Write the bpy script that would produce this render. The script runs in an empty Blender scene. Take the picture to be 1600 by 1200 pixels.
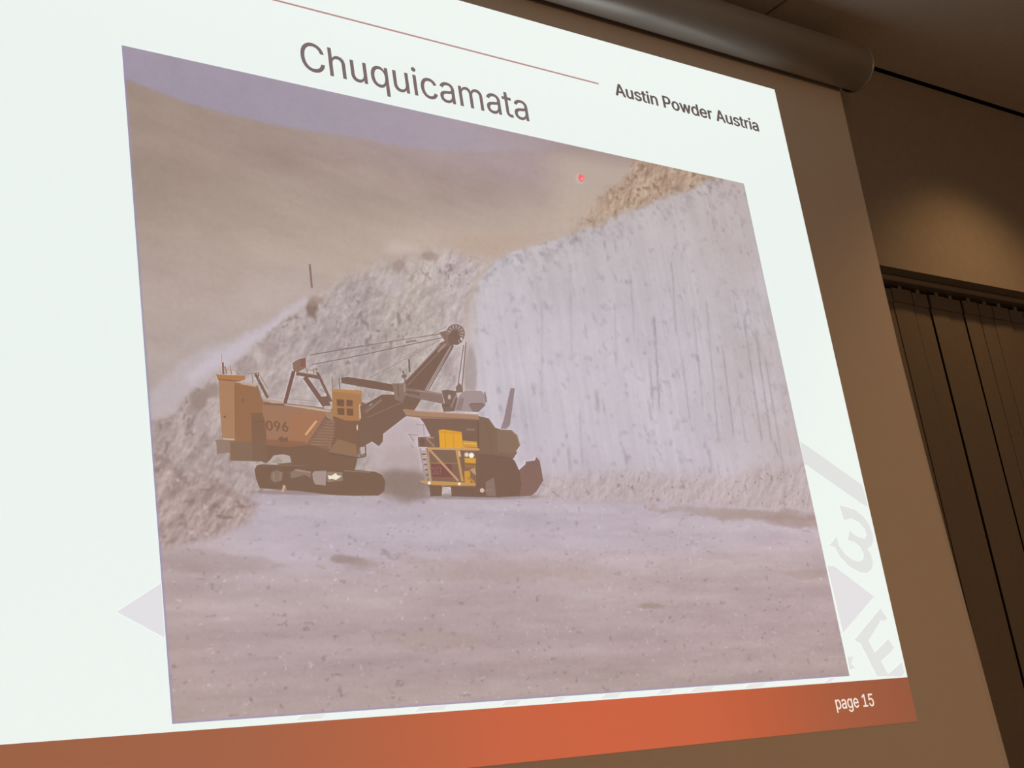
import bpy, bmesh, math, random
import numpy as np
from mathutils import Matrix, Vector

# ------------------------------------------------------------------ camera, world, lights
sc = bpy.context.scene
COL = sc.collection
F = 2308.03                                     # focal length in pixels of the 1600x1200 frame
CAM = np.array([-1.1153, -2.4062, 1.25])
U = np.array([0.79293738, 0.07309209, 0.60490318])    # world x in camera axes (right, down, forward)
V = np.array([0.14539957, 0.94139832, -0.30434875])   # world down
N = np.cross(U, V)                                     # world y
R3 = np.array([U, N, -V])                              # rows: world axes written in camera axes

cam_data = bpy.data.cameras.new('camera')
cam = bpy.data.objects.new('camera', cam_data)
COL.objects.link(cam)
cam_data.sensor_fit = 'HORIZONTAL'
cam_data.sensor_width = 36.0
cam_data.lens = F / 1600.0 * 36.0
cam_data.clip_start = 0.01
rot = Matrix([[R3[i][0], -R3[i][1], -R3[i][2]] for i in range(3)])
cam.matrix_world = Matrix.Translation(Vector(CAM)) @ rot.to_4x4()
sc.camera = cam

vs = sc.view_settings
vs.view_transform = 'Standard'
vs.look = 'None'
vs.exposure = 0.0
vs.gamma = 1.0
vs.use_curve_mapping = False
sc.cycles.use_denoising = True
sc.cycles.max_bounces = 8

world = bpy.data.worlds.new('world')
sc.world = world
world.use_nodes = True
world.node_tree.nodes['Background'].inputs[0].default_value = (0.10, 0.08, 0.07, 1)
world.node_tree.nodes['Background'].inputs[1].default_value = 0.05

WALL_Y = 0.08
CEIL_Z = 3.485
WARM = (1.0, 0.55, 0.27)

def spot(name, loc, aim, power, size, blend, radius=0.05, color=WARM):
    d = bpy.data.lights.new(name, 'SPOT')
    d.energy = power; d.color = color; d.spot_size = math.radians(size); d.spot_blend = blend
    d.shadow_soft_size = radius
    o = bpy.data.objects.new(name, d); COL.objects.link(o)
    o.location = loc
    o.rotation_euler = (Vector(aim) - Vector(loc)).to_track_quat('-Z', 'Y').to_euler()
    return o

# the downlight that throws the warm scallop on the wall beside the screen
spot('wall_downlight', (2.90, -0.40, CEIL_Z - 0.03), (2.90, -0.34, 0.0), 18.5, 110, 0.7, 0.04, (1.0, 0.53, 0.21))
# unseen warm spots added as the room's ambient light, stronger low on the cloth
for lx in (-1.6, 0.9, 3.4):
    spot('room_fill_spot', (lx, -2.9, CEIL_Z - 0.03), (lx, -2.45, 0.0), 62, 150, 1.0, 0.08)

# two warm points added behind the camera to light the screen evenly
for lx in (-0.6, 2.6):
    d = bpy.data.lights.new('rear_fill', 'POINT'); d.energy = 42; d.color = WARM; d.shadow_soft_size = 0.15
    o = bpy.data.objects.new('rear_fill', d); COL.objects.link(o); o.location = (lx, -5.4, 2.6)

# ------------------------------------------------------------------ helpers
def s2l(c):
    c = np.asarray(c, float) / 255.0
    return np.where(c <= 0.04045, c / 12.92, ((c + 0.055) / 1.055) ** 2.4)

def unp(x, y, Y=0.0):
    """photo pixel -> world point on the plane y = Y (the screen hangs in y = 0)"""
    x = np.asarray(x, float); y = np.asarray(y, float)
    d = np.stack([x - 800, y - 600, np.full(x.shape, F)], -1) @ R3.T
    t = (Y - CAM[1]) / d[..., 1]
    return CAM + d * t[..., None]

def proj(P):
    c = (np.asarray(P, float) - CAM) @ R3
    return 800 + F * c[..., 0] / c[..., 2], 600 + F * c[..., 1] / c[..., 2]

def link(name, me, mat, parent=None):
    o = bpy.data.objects.new(name, me)
    COL.objects.link(o)
    if mat is not None and not me.materials:
        me.materials.append(mat)
    if parent is not None:
        o.parent = parent
    return o

def empty(name, loc=(0, 0, 0)):
    o = bpy.data.objects.new(name, None)
    COL.objects.link(o); o.location = loc
    o.empty_display_size = 0.1
    return o

def tag(o, label=None, cat=None, group=None, kind=None):
    if label: o['label'] = label
    if cat: o['category'] = cat
    if group: o['group'] = group
    if kind: o['kind'] = kind
    return o

def box_mesh(name, boxes, bevel=0.0):
    bm = bmesh.new()
    for (x0, x1, y0, y1, z0, z1) in boxes:
        m = Matrix.Translation(((x0 + x1) / 2, (y0 + y1) / 2, (z0 + z1) / 2)) @ Matrix.Diagonal((x1 - x0, y1 - y0, z1 - z0, 1))
        bmesh.ops.create_cube(bm, size=1.0, matrix=m)
    if bevel > 0:
        bmesh.ops.bevel(bm, geom=bm.edges[:], offset=bevel, segments=2, affect='EDGES', clamp_overlap=True)
    me = bpy.data.meshes.new(name); bm.to_mesh(me); bm.free()
    return me

def noise_mat(name, c1, c2, scale, rough=0.8, bump=0.0, detail=4.0, metallic=0.0, stretch=(1, 1, 1), spec=0.5):
    m = bpy.data.materials.new(name); m.use_nodes = True
    nt = m.node_tree; b = nt.nodes['Principled BSDF']
    tc = nt.nodes.new('ShaderNodeTexCoord'); mp = nt.nodes.new('ShaderNodeMapping')
    mp.inputs['Scale'].default_value = stretch
    n = nt.nodes.new('ShaderNodeTexNoise'); n.inputs['Scale'].default_value = scale; n.inputs['Detail'].default_value = detail
    r = nt.nodes.new('ShaderNodeValToRGB')
    r.color_ramp.elements[0].position = 0.3; r.color_ramp.elements[1].position = 0.7
    r.color_ramp.elements[0].color = (*c1, 1); r.color_ramp.elements[1].color = (*c2, 1)
    nt.links.new(tc.outputs['Object'], mp.inputs['Vector'])
    nt.links.new(mp.outputs['Vector'], n.inputs['Vector'])
    nt.links.new(n.outputs['Fac'], r.inputs['Fac'])
    nt.links.new(r.outputs['Color'], b.inputs['Base Color'])
    b.inputs['Roughness'].default_value = rough
    b.inputs['Metallic'].default_value = metallic
    b.inputs['Specular IOR Level'].default_value = spec
    if bump > 0:
        bp = nt.nodes.new('ShaderNodeBump'); bp.inputs['Strength'].default_value = bump; bp.inputs['Distance'].default_value = 0.002
        nt.links.new(n.outputs['Fac'], bp.inputs['Height']); nt.links.new(bp.outputs['Normal'], b.inputs['Normal'])
    return m

FABRIC_ALB = (0.78, 0.77, 0.76)

def projected_mat(name, sampling):
    """screen cloth that also shows the projector's light: colour attribute 'Col' holds that light"""
    m = bpy.data.materials.new(name); m.use_nodes = True
    nt = m.node_tree; nt.nodes.clear()
    out = nt.nodes.new('ShaderNodeOutputMaterial'); add = nt.nodes.new('ShaderNodeAddShader')
    d = nt.nodes.new('ShaderNodeBsdfDiffuse'); d.inputs['Color'].default_value = (*FABRIC_ALB, 1)
    e = nt.nodes.new('ShaderNodeEmission'); a = nt.nodes.new('ShaderNodeAttribute'); a.attribute_name = 'Col'
    tc = nt.nodes.new('ShaderNodeTexCoord'); n = nt.nodes.new('ShaderNodeTexNoise')
    n.inputs['Scale'].default_value = 260.0; n.inputs['Detail'].default_value = 2.0
    mr = nt.nodes.new('ShaderNodeMapRange')
    mr.inputs['To Min'].default_value = 0.955; mr.inputs['To Max'].default_value = 1.045
    nt.links.new(tc.outputs['Object'], n.inputs['Vector']); nt.links.new(n.outputs['Fac'], mr.inputs['Value'])
    nt.links.new(a.outputs['Color'], e.inputs['Color']); 
    # the projector lights the side that faces the room only
    ge = nt.nodes.new('ShaderNodeNewGeometry'); inv = nt.nodes.new('ShaderNodeMath'); inv.operation = 'SUBTRACT'; inv.inputs[0].default_value = 1.0
    mu = nt.nodes.new('ShaderNodeMath'); mu.operation = 'MULTIPLY'
    nt.links.new(ge.outputs['Backfacing'], inv.inputs[1]); nt.links.new(inv.outputs[0], mu.inputs[0])
    nt.links.new(mr.outputs['Result'], mu.inputs[1]); nt.links.new(mu.outputs[0], e.inputs['Strength'])
    nt.links.new(d.outputs[0], add.inputs[0]); nt.links.new(e.outputs[0], add.inputs[1]); nt.links.new(add.outputs[0], out.inputs['Surface'])
    m.cycles.emission_sampling = sampling
    return m

M_wall = noise_mat('painted_wall', (0.32, 0.305, 0.285), (0.345, 0.33, 0.305), 35, 0.9, 0.15)
M_ceil = noise_mat('ceiling_board', (0.70, 0.68, 0.66), (0.75, 0.73, 0.71), 60, 0.95, 0.1)
M_gap = noise_mat('dark_joint', (0.02, 0.018, 0.016), (0.03, 0.026, 0.022), 30, 0.9)
M_floor = noise_mat('carpet_floor', (0.10, 0.09, 0.085), (0.16, 0.14, 0.13), 180, 1.0, 0.3)
M_fabric = noise_mat('screen_cloth', tuple(c * 0.985 for c in FABRIC_ALB), FABRIC_ALB, 400, 0.95, 0.03, spec=0.1)
M_case = noise_mat('painted_metal_case', (0.55, 0.54, 0.52), (0.58, 0.57, 0.55), 12, 0.34, 0.0, metallic=0.45, spec=0.6)
M_dark = noise_mat('black_plastic_and_shade', (0.015, 0.014, 0.013), (0.025, 0.022, 0.02), 20, 0.6)  # black parts, and the shade painted inside the case
M_slat = noise_mat('blind_fabric', (0.150, 0.136, 0.124), (0.178, 0.161, 0.146), 320, 0.9, 0.15, stretch=(1, 1, 0.3))
M_rail = noise_mat('rail_metal', (0.24, 0.22, 0.20), (0.27, 0.25, 0.23), 15, 0.5)
M_frame = noise_mat('window_frame_paint', (0.10, 0.09, 0.08), (0.12, 0.11, 0.10), 15, 0.5)
M_glass = bpy.data.materials.new('night_glass'); M_glass.use_nodes = True
_b = M_glass.node_tree.nodes['Principled BSDF']; _b.inputs['Base Color'].default_value = (0.01, 0.012, 0.015, 1); _b.inputs['Roughness'].default_value = 0.08
M_light = projected_mat('projected_light', 'FRONT')
M_print = projected_mat('projected_picture_light', 'NONE')

# ------------------------------------------------------------------ room
X0, X1, Y0 = -3.8, 4.7, -7.0
WX0, WX1, WZ0, WZ1 = 2.30, 4.40, 0.85, 2.772
wt = 0.30
wall = link('wall_front', box_mesh('wall_front', [
    (X0, WX0, WALL_Y, WALL_Y + wt, 0, CEIL_Z), (WX1, X1, WALL_Y, WALL_Y + wt, 0, CEIL_Z),
    (WX0, WX1, WALL_Y, WALL_Y + wt, 0, WZ0), (WX0, WX1, WALL_Y, WALL_Y + wt, WZ1, CEIL_Z)]), M_wall)
tag(wall, kind='structure')
for nm, b in (('wall_left', (X0 - 0.2, X0, Y0, WALL_Y, 0, CEIL_Z)), ('wall_right', (X1, X1 + 0.2, Y0, WALL_Y, 0, CEIL_Z)),
              ('wall_back', (X0, X1, Y0 - 0.2, Y0, 0, CEIL_Z))):
    tag(link(nm, box_mesh(nm, [b]), M_wall), kind='structure')
tag(link('floor', box_mesh('floor', [(X0, X1, Y0, WALL_Y, -0.2, 0)]), M_floor), kind='structure')
ceil = tag(link('ceiling', box_mesh('ceiling', [(X0, X1, Y0, WALL_Y + wt, CEIL_Z + 0.02, CEIL_Z + 0.2)]), M_gap), kind='structure')
JX = 2.027                                       # the board joint seen above the screen case
PW, PL = 1.875, 2.4
pm = box_mesh('ceiling_panel', [(-PW / 2 + 0.006, PW / 2 - 0.006, -PL / 2 + 0.006, PL / 2 - 0.006, 0, 0.02)], 0.002)
for i in range(-4, 2):
    for j in range(3):
        cx = JX + (i + 0.5) * PW
        if cx + PW / 2 < X0 + 0.05 or cx - PW / 2 > X1 - 0.05: continue
        p = link('ceiling_panel', pm, M_ceil, ceil)
        x0 = max(cx - PW / 2, X0); x1 = min(cx + PW / 2, X1)
        p.location = ((x0 + x1) / 2, WALL_Y - 0.012 - (j + 0.5) * PL, CEIL_Z)
        p.scale = ((x1 - x0) / PW, 1, 1)
# window behind the blind: frame and dark panes
win = link('window_1', box_mesh('window_frame', [
    (WX0, WX0 + 0.06, 0.27, 0.33, WZ0, WZ1), (WX1 - 0.06, WX1, 0.27, 0.33, WZ0, WZ1),
    (WX0 + 0.06, WX1 - 0.06, 0.27, 0.33, WZ0, WZ0 + 0.06), (WX0 + 0.06, WX1 - 0.06, 0.27, 0.33, WZ1 - 0.06, WZ1),
    (3.32, 3.38, 0.27, 0.33, WZ0 + 0.06, WZ1 - 0.06)]), M_frame)
tag(win, kind='structure')
for a, b in ((WX0 + 0.06, 3.32), (3.38, WX1 - 0.06)):
    link('pane', box_mesh('pane', [(a, b, 0.295, 0.305, WZ0 + 0.06, WZ1 - 0.06)]), M_glass, win)

# ------------------------------------------------------------------ vertical blind in the window recess
blind = empty('vertical_blind', (WX0, 0.14, WZ0))
def rel(o, parent):
    o.parent = parent; o.matrix_parent_inverse = Matrix.Translation(-Vector(parent.location)); return o
def part(name, me, mat, parent, world_parent=None):
    o = link(name, me, mat); o.parent = parent
    base = Vector(parent.location)
    pp = parent
    while pp.parent is not None:
        pp = pp.parent; base = base + Vector(pp.location)
    me.transform(Matrix.Translation(-base))
    return o
tag(blind, 'dark brown vertical slat blind hanging in the window recess right of the screen', 'blind')
rail_m = box_mesh('headrail', [(WX0 + 0.01, WX1 - 0.01, 0.1215, 0.175, 2.7535, 2.7705)], 0.002)
part('headrail', rail_m, M_rail, blind)
SP = 0.0866
rnd = random.Random(5)
# (left edge, right edge, swing of the lower end) of the slats that show; the rest follow the same spacing
lines = [2.367, 2.453, 2.540, 2.632, 2.716, 2.800, 2.887, 2.976, 3.058, 3.146]
while lines[-1] < WX1 - 0.12: lines.append(lines[-1] + SP)
strong = {3: 0.005, 4: 0.007, 6: 0.006, 7: 0.006, 9: 0.006}
strong_low = {3: 0.001, 4: 0.010, 6: 0.002, 7: 0.003, 9: 0.006}
for i in range(len(lines) - 1):
    gl = strong.get(i, -0.014 if i > 0 else 0.0); gr = strong.get(i + 1, -0.014)
    glb = strong_low.get(i, gl); grb = strong_low.get(i + 1, gr)
    yb = 0.152 + (0.003 if i % 2 else 0.0)
    zt, zb = 2.742 - rnd.uniform(0, 0.004), 0.90
    xa, xb = lines[i] + gl / 2, lines[i + 1] - gr / 2
    xab, xbb = lines[i] + glb / 2, lines[i + 1] - grb / 2
    tw = rnd.uniform(-0.0012, 0.0012); tb = rnd.uniform(-0.0012, 0.0012)
    bm = bmesh.new(); rows = []
    for k in range(7):
        t = k / 6; z = zt + (zb - zt) * t
        l = xa + (xab - xa) * t; r = xb + (xbb - xb) * t; s = tw + (tb - tw) * t
        row = []
        for q in range(5):
            w = q / 4; x = l + (r - l) * w
            row.append((x, yb + s * (w - 0.5) * 2 - 0.0016 * math.sin(math.pi * w), z))
        rows.append(row)
    vf = [[bm.verts.new(p) for p in row] for row in rows]
    vb = [[bm.verts.new((p[0], p[1] + 0.0012, p[2])) for p in row] for row in rows]
    for k in range(6):
        for q in range(4):
            bm.faces.new((vf[k][q], vf[k][q + 1], vf[k + 1][q + 1], vf[k + 1][q]))
            bm.faces.new((vb[k][q + 1], vb[k][q], vb[k + 1][q], vb[k + 1][q + 1]))
        bm.faces.new((vf[k][0], vf[k + 1][0], vb[k + 1][0], vb[k][0]))
        bm.faces.new((vf[k + 1][4], vf[k][4], vb[k][4], vb[k + 1][4]))
    for q in range(4):
        bm.faces.new((vf[0][q], vb[0][q], vb[0][q + 1], vf[0][q + 1]))
        bm.faces.new((vf[6][q + 1], vb[6][q + 1], vb[6][q], vf[6][q]))
    bmesh.ops.recalc_face_normals(bm, faces=bm.faces[:])
    me = bpy.data.meshes.new('slat'); bm.to_mesh(me); bm.free()
    s = part('slat', me, M_slat, blind)
    hm = box_mesh('hem', [(xa + 0.001, xb - 0.001, yb - 0.0042, yb - 0.0022, zt - 0.045, zt + 0.001)], 0.0008)
    part('hem', hm, M_slat, s)
    xc = (xa + xb) / 2
    cm = box_mesh('carrier_clip', [(xc - 0.008, xc + 0.008, yb - 0.002, yb + 0.004, zt - 0.004, 2.7545)], 0.001)
    part('carrier_clip', cm, M_rail, s)

# ------------------------------------------------------------------ projection screen
screen = empty('projection_screen', (0.8, 0.0, 1.10))
tag(screen, 'large white roll-down projection screen with a rounded case under the ceiling', 'projection screen')
FX0 = -0.75
SC_Y, SC_Z, SC_R = -0.04, 3.36, 0.07
CX0, CX1 = -0.80, 2.345
# cloth: flat, its right edge bows in a little and curls away towards the bottom
bm = bmesh.new()
zs = np.linspace(3.345, 1.16, 60); rows = []
for z in zs:
    t = (3.30 - z) / 2.0
    xe = 2.302 - 0.016 * math.sin(math.pi * min(max(t, 0), 1)) 
    cw = 0.002 + 0.018 * max(0.0, min(1.2, (t - 0.42) / 0.58))
    row = [(FX0, 0.0, z), (0.8, 0.0, z), (xe - 0.2, 0.0, z), (xe, 0.0, z)]
    ang = 0.0; x, y = xe, 0.0
    for k in range(6):
        ang = -math.radians(24) * min(1, (k + 1) / 3)
        x += cw / 6 * math.cos(ang); y += cw / 6 * math.sin(ang); row.append((x, y, z))
    rows.append([bm.verts.new(p) for p in row])
for k in range(len(rows) - 1):
    for q in range(len(rows[0]) - 1):
        f = bm.faces.new((rows[k][q], rows[k + 1][q], rows[k + 1][q + 1], rows[k][q + 1])); f.smooth = True
me = bpy.data.meshes.new('cloth'); bm.to_mesh(me); bm.free()
cloth = part('cloth', me, M_fabric, screen)
md = cloth.modifiers.new('thickness', 'SOLIDIFY'); md.thickness = 0.0006; md.offset = -1.0
# case: an open round profile with the slot the cloth runs out of
def case_mesh():
    bm = bmesh.new()
    a0 = math.atan2(3.325 - SC_Z, 0.0206 - SC_Y)       # behind the cloth
    a1 = math.atan2(3.2930 - SC_Z, -0.020 - SC_Y)                    # in front of the cloth
    n = 72; rings = []
    span = 2 * math.pi - (a0 - a1)
    for x in (CX0, CX1):
        o = []; i_ = []
        for k in range(n + 1):
            a = a0 + span * k / n
            o.append(bm.verts.new((x, SC_Y + SC_R * math.cos(a), SC_Z + SC_R * math.sin(a))))
            i_.append(bm.verts.new((x, SC_Y + (SC_R - 0.003) * math.cos(a), SC_Z + (SC_R - 0.003) * math.sin(a))))
        rings.append((o, i_))
    (o0, i0), (o1, i1) = rings
    for k in range(n):
        bm.faces.new((o0[k], o1[k], o1[k + 1], o0[k + 1])).smooth = True
        g = bm.faces.new((i0[k + 1], i1[k + 1], i1[k], i0[k])); g.smooth = True; g.material_index = 1  # inner side blackened to stand for the shade in the slot
        bm.faces.new((o0[k], o0[k + 1], i0[k + 1], i0[k])); bm.faces.new((o1[k + 1], o1[k], i1[k], i1[k + 1]))
    for k in (0, n):
        bm.faces.new((o0[k], i0[k], i1[k], o1[k]))
    bmesh.ops.recalc_face_normals(bm, faces=bm.faces[:])
    me = bpy.data.meshes.new('case'); bm.to_mesh(me); bm.free(); me.materials.append(M_case); me.materials.append(M_dark); return me
part('case', case_mesh(), M_case, screen)
def rod(name, x0, x1, yc, zc, r, seg=32):
    bm = bmesh.new()
    m = Matrix.Translation(((x0 + x1) / 2, yc, zc)) @ Matrix.Rotation(math.pi / 2, 4, 'Y')
    bmesh.ops.create_cone(bm, cap_ends=True, segments=seg, radius1=r, radius2=r, depth=x1 - x0, matrix=m)
    for f in bm.faces: f.smooth = len(f.verts) == 4
    me = bpy.data.meshes.new(name); bm.to_mesh(me); bm.free(); return me
part('roller', rod('roller', CX0 + 0.004, CX1 - 0.004, -0.030, SC_Z, 0.0295), M_dark, screen)
for xa, xb in ((CX0 - 0.008, CX0), (CX1, CX1 + 0.008)):
    ec = part('end_cap', rod('end_cap', xa, xb, SC_Y, SC_Z, SC_R + 0.001, 48), M_case, screen)
    xi = xb + 0.0005 if xa < 0 else xa - 0.0005
    part('slot_shade', rod('slot_shade', min(xi, xi + (0.003 if xa < 0 else -0.003)), max(xi, xi + (0.003 if xa < 0 else -0.003)), SC_Y, SC_Z, SC_R - 0.0035, 48), M_dark, ec)  # black disc added over the cap's inner side, painted shade in the slot
for xc in (-0.6, 1.2):
    part('ceiling_bracket', box_mesh('ceiling_bracket', [(xc - 0.03, xc + 0.03, SC_Y - 0.01, SC_Y + 0.02, SC_Z + SC_R - 0.004, CEIL_Z)], 0.003), M_case, screen)
part('bottom_bar', rod('bottom_bar', FX0 - 0.02, 2.33, 0.004, 1.15, 0.014), M_dark, screen)

# ------------------------------------------------------------------ the projected slide
PX, PZ = 0.0, 2.8955                 # top left corner of the picture on the slide
PWID, PHEI = 1.7770, 1.3380
SX0, SX1, SZ0, SZ1 = -0.40, 1.998, 1.4335, 3.2350
FOOT_Z = 2.8955 - 1.3515             # upper edge of the red footer

def ambient(z):
    """room light on the cloth (linear), which the projector's light adds to"""
    z = np.asarray(z, float)
    t = np.clip((3.2 - z) / 0.9, 0, 1)[..., None]
    return s2l((92, 72, 60)) * (1 - t) + s2l((112, 84, 65)) * t

def light_of(rgb, z):
    return np.clip(s2l(rgb) - ambient(z), 0.0, None)

slide = empty('projected_slide', (0.8, -0.001, SZ0))
tag(slide, 'bright projected slide with a mine photograph, grey title and red footer', 'slide')
SLB = Vector(slide.location)
LAYER = [0.0004]
def next_layer(step=0.00002):
    LAYER[0] += step
    return -LAYER[0]

def colour_mesh(name, verts, faces, cols, parent, mat, base=None):
    """flat piece of projected picture: vertices in world space, one linear colour a vertex"""
    pb = SLB.copy() if base is None else base
    me = bpy.data.meshes.new(name)
    verts = np.asarray(verts, float) - np.array(pb)
    me.from_pydata([tuple(v) for v in verts], [], [tuple(int(i) for i in f) for f in faces])
    a = me.color_attributes.new('Col', 'FLOAT_COLOR', 'POINT')
    c = np.ones((len(verts), 4), np.float32); c[:, :3] = cols
    a.data.foreach_set('color', c.ravel())
    me.update()
    return link(name, me, mat, parent)

def flat(name, rects, rgb, parent, mat=None, y=None):
    """axis-aligned rectangles on the screen plane (x0, x1, z0, z1)"""
    y = next_layer() if y is None else y
    vv, ff, cc = [], [], []
    for (x0, x1, z0, z1) in rects:
        b = len(vv); q = [(x0, y, z0), (x1, y, z0), (x1, y, z1), (x0, y, z1)]
        vv += q; ff.append((b, b + 1, b + 2, b + 3)); cc += [light_of(rgb, p[2]) for p in q]
    return colour_mesh(name, vv, ff, cc, parent, mat or M_light)

# the white page, open where the picture and the footer are
ys = next_layer()
zg = np.linspace(SZ1, FOOT_Z, 7)
rects = []
for a, b in zip(list(np.linspace(SZ1, PZ, 3)[:-1]) + list(np.linspace(PZ, PZ - PHEI, 5)[:-1]) + [PZ - PHEI],
                list(np.linspace(SZ1, PZ, 3)[1:]) + list(np.linspace(PZ, PZ - PHEI, 5)[1:]) + [FOOT_Z]):
    if PZ - PHEI - 1e-6 <= b and a <= PZ + 1e-6:
        rects += [(SX0, PX, b, a), (PX + PWID, SX1, b, a)]
    else:
        rects.append((SX0, SX1, b, a))
flat('white_page', rects, (237, 244, 240), slide, M_light, ys)

# red footer with the design's own glow in the middle
fx = np.linspace(SX0, SX1, 49); y = next_layer()
kx = [-0.40, -0.296, 0.15, 0.45, 0.70, 0.95, 1.25, 1.50, 1.75, 2.0]
kc = np.array([(150, 96, 72), (154, 97, 73), (164, 97, 74), (180, 97, 71), (196, 97, 70), (202, 96, 68), (198, 95, 68), (182, 90, 63), (160, 87, 61), (146, 83, 58)], float)
vv, cc, ff = [], [], []
for i, x in enumerate(fx):
    c = [np.interp(x, kx, kc[:, k]) for k in range(3)]
    for z in (FOOT_Z, SZ0):
        vv.append((x, y, z)); cc.append(light_of(c, z))
for i in range(len(fx) - 1):
    ff.append((2 * i + 1, 2 * i + 3, 2 * i + 2, 2 * i))
footer = colour_mesh('footer_band', vv, ff, cc, slide, M_light)
tag(footer, 'red footer band along the bottom of the slide')

# ---- lettering
font = None
try:
    import os
    fp = os.path.join(bpy.utils.system_resource('DATAFILES'), 'fonts', 'Inter.woff2')
    font = bpy.data.fonts.load(fp)
except Exception:
    font = None
def text_piece(name, s, x0, x1, zbase, zcap, rgb, parent, bold=0.0, cap='C', spacing=1.0, mat=None):
    """letters set between x0 and x1, base line zbase, top of the first letter zcap"""
    from mathutils.geometry import delaunay_2d_cdt
    def mesh_of(txt):
        cu = bpy.data.curves.new('lettering', 'FONT'); cu.body = txt; cu.size = 20.0; cu.resolution_u = 6
        cu.space_character = spacing; cu.fill_mode = 'NONE'
        if font: cu.font = font
        o = bpy.data.objects.new('lettering', cu); COL.objects.link(o)
        dg = bpy.context.evaluated_depsgraph_get()
        me = bpy.data.meshes.new_from_object(o.evaluated_get(dg))
        bpy.data.objects.remove(o); bpy.data.curves.remove(cu)
        v = [Vector(p.co[:2]) for p in me.vertices]; e = [tuple(q.vertices) for q in me.edges]
        bpy.data.meshes.remove(me)
        vo, eo, fo = delaunay_2d_cdt(v, e, [], 2, 1e-5)[:3]
        # keep what lies inside the outlines (non-zero winding)
        nxt = {}
        for a, b in e: nxt.setdefault(a, []).append(b); nxt.setdefault(b, []).append(a)
        seen = set(); seg = []
        for a in range(len(v)):
            if a in seen or a not in nxt: continue
            cur, prev = a, None; first = True
            while True:
                seen.add(cur)
                opts = [b for b in nxt[cur] if b != prev]
                nb = (a + 1 if first and (a + 1) in nxt[cur] else (opts[0] if opts else a)); first = False
                seg.append((v[cur], v[nb])); prev, cur = cur, nb
                if cur == a: break
        S = np.array([(p.x, p.y, q.x, q.y) for p, q in seg])
        V2 = np.array([(p.x, p.y) for p in vo]); keep = []
        for f in fo:
            cx, cy = V2[list(f)].mean(0)
            up = (S[:, 1] <= cy) & (S[:, 3] > cy); dn = (S[:, 1] > cy) & (S[:, 3] <= cy)
            side = (S[:, 2] - S[:, 0]) * (cy - S[:, 1]) - (cx - S[:, 0]) * (S[:, 3] - S[:, 1])
            if (up & (side > 0)).sum() - (dn & (side < 0)).sum() != 0: keep.append(tuple(f))
        return V2, keep
    v, faces = mesh_of(s); c, _ = mesh_of(cap)
    sx = (x1 - x0) / (v[:, 0].max() - v[:, 0].min()); sz = (zcap - zbase) / c[:, 1].max()
    Ps, Fs = [], []
    # heavier strokes: the same letters laid a hair apart, one on the other
    for ox, oz in ((0, 0),) if bold <= 0 else ((-bold, 0), (bold, 0), (0, bold * 0.6), (0, -bold * 0.6)):
        y = next_layer(); n0 = sum(len(q) for q in Ps)
        Ps.append(np.stack([x0 + (v[:, 0] - v[:, 0].min()) * sx + ox, np.full(len(v), y), zbase + v[:, 1] * sz + oz], -1))
        Fs += [tuple(i + n0 for i in f) for f in faces]
    P = np.concatenate(Ps)
    return colour_mesh(name, P, Fs, light_of(rgb, P[:, 2]), parent, mat or M_print)
t = text_piece('title_text', 'Chuquicamata', 0.4151, 1.0425, 2.9370, 3.0095, (122, 104, 108), slide, 0.0006)
tag(t, 'large grey title above the picture')
t = text_piece('company_text', 'Austin Powder Austria', 1.3550, 1.8890, 3.0772, 3.1122, (98, 86, 86), slide, 0.0019, 'A')
tag(t, 'small bold grey lettering at the top right')
t = text_piece('page_number', 'page 15', 1.7060, 1.8465, 1.4808, 1.5107, (240, 228, 215), footer, 0.0006, '1')
t2 = flat('header_line', [(SX0 + 0.12, 1.299, 2.8955 + 0.1995, 2.8955 + 0.2045)], (184, 142, 140), slide, M_print)
tag(t2, 'thin red rule above the title')

# ---- flat drawings traced from the picture: pieces in photo pixels on the screen plane
def crop(x0, y0, s):
    return lambda pts: [(x0 + x / s, y0 + y / s) for x, y in pts]
def P(pts): return list(pts)

def fan(poly):
    """triangulate one outline (in pixels), all triangles facing the room"""
    from mathutils.geometry import tessellate_polygon
    tri = tessellate_polygon([[Vector((x, y, 0)) for x, y in poly]])
    ff = []
    for a, b, c in tri:
        ar = (poly[b][0] - poly[a][0]) * (poly[c][1] - poly[a][1]) - (poly[c][0] - poly[a][0]) * (poly[b][1] - poly[a][1])
        if abs(ar) < 1e-6: continue
        ff.append((a, c, b) if ar > 0 else (a, b, c))
    return list(poly), ff

def bar(a, b, w, w2=None):
    w2 = w if w2 is None else w2
    dx, dy = b[0] - a[0], b[1] - a[1]; L = math.hypot(dx, dy) or 1; nx, ny = -dy / L, dx / L
    return [(a[0] + nx * w / 2, a[1] + ny * w / 2), (b[0] + nx * w2 / 2, b[1] + ny * w2 / 2),
            (b[0] - nx * w2 / 2, b[1] - ny * w2 / 2), (a[0] - nx * w / 2, a[1] - ny * w / 2)]
def disc(c, r, n=18, ry=None):
    ry = r if ry is None else ry
    return [(c[0] + r * math.cos(2 * math.pi * k / n), c[1] + ry * math.sin(2 * math.pi * k / n)) for k in range(n)]

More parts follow.
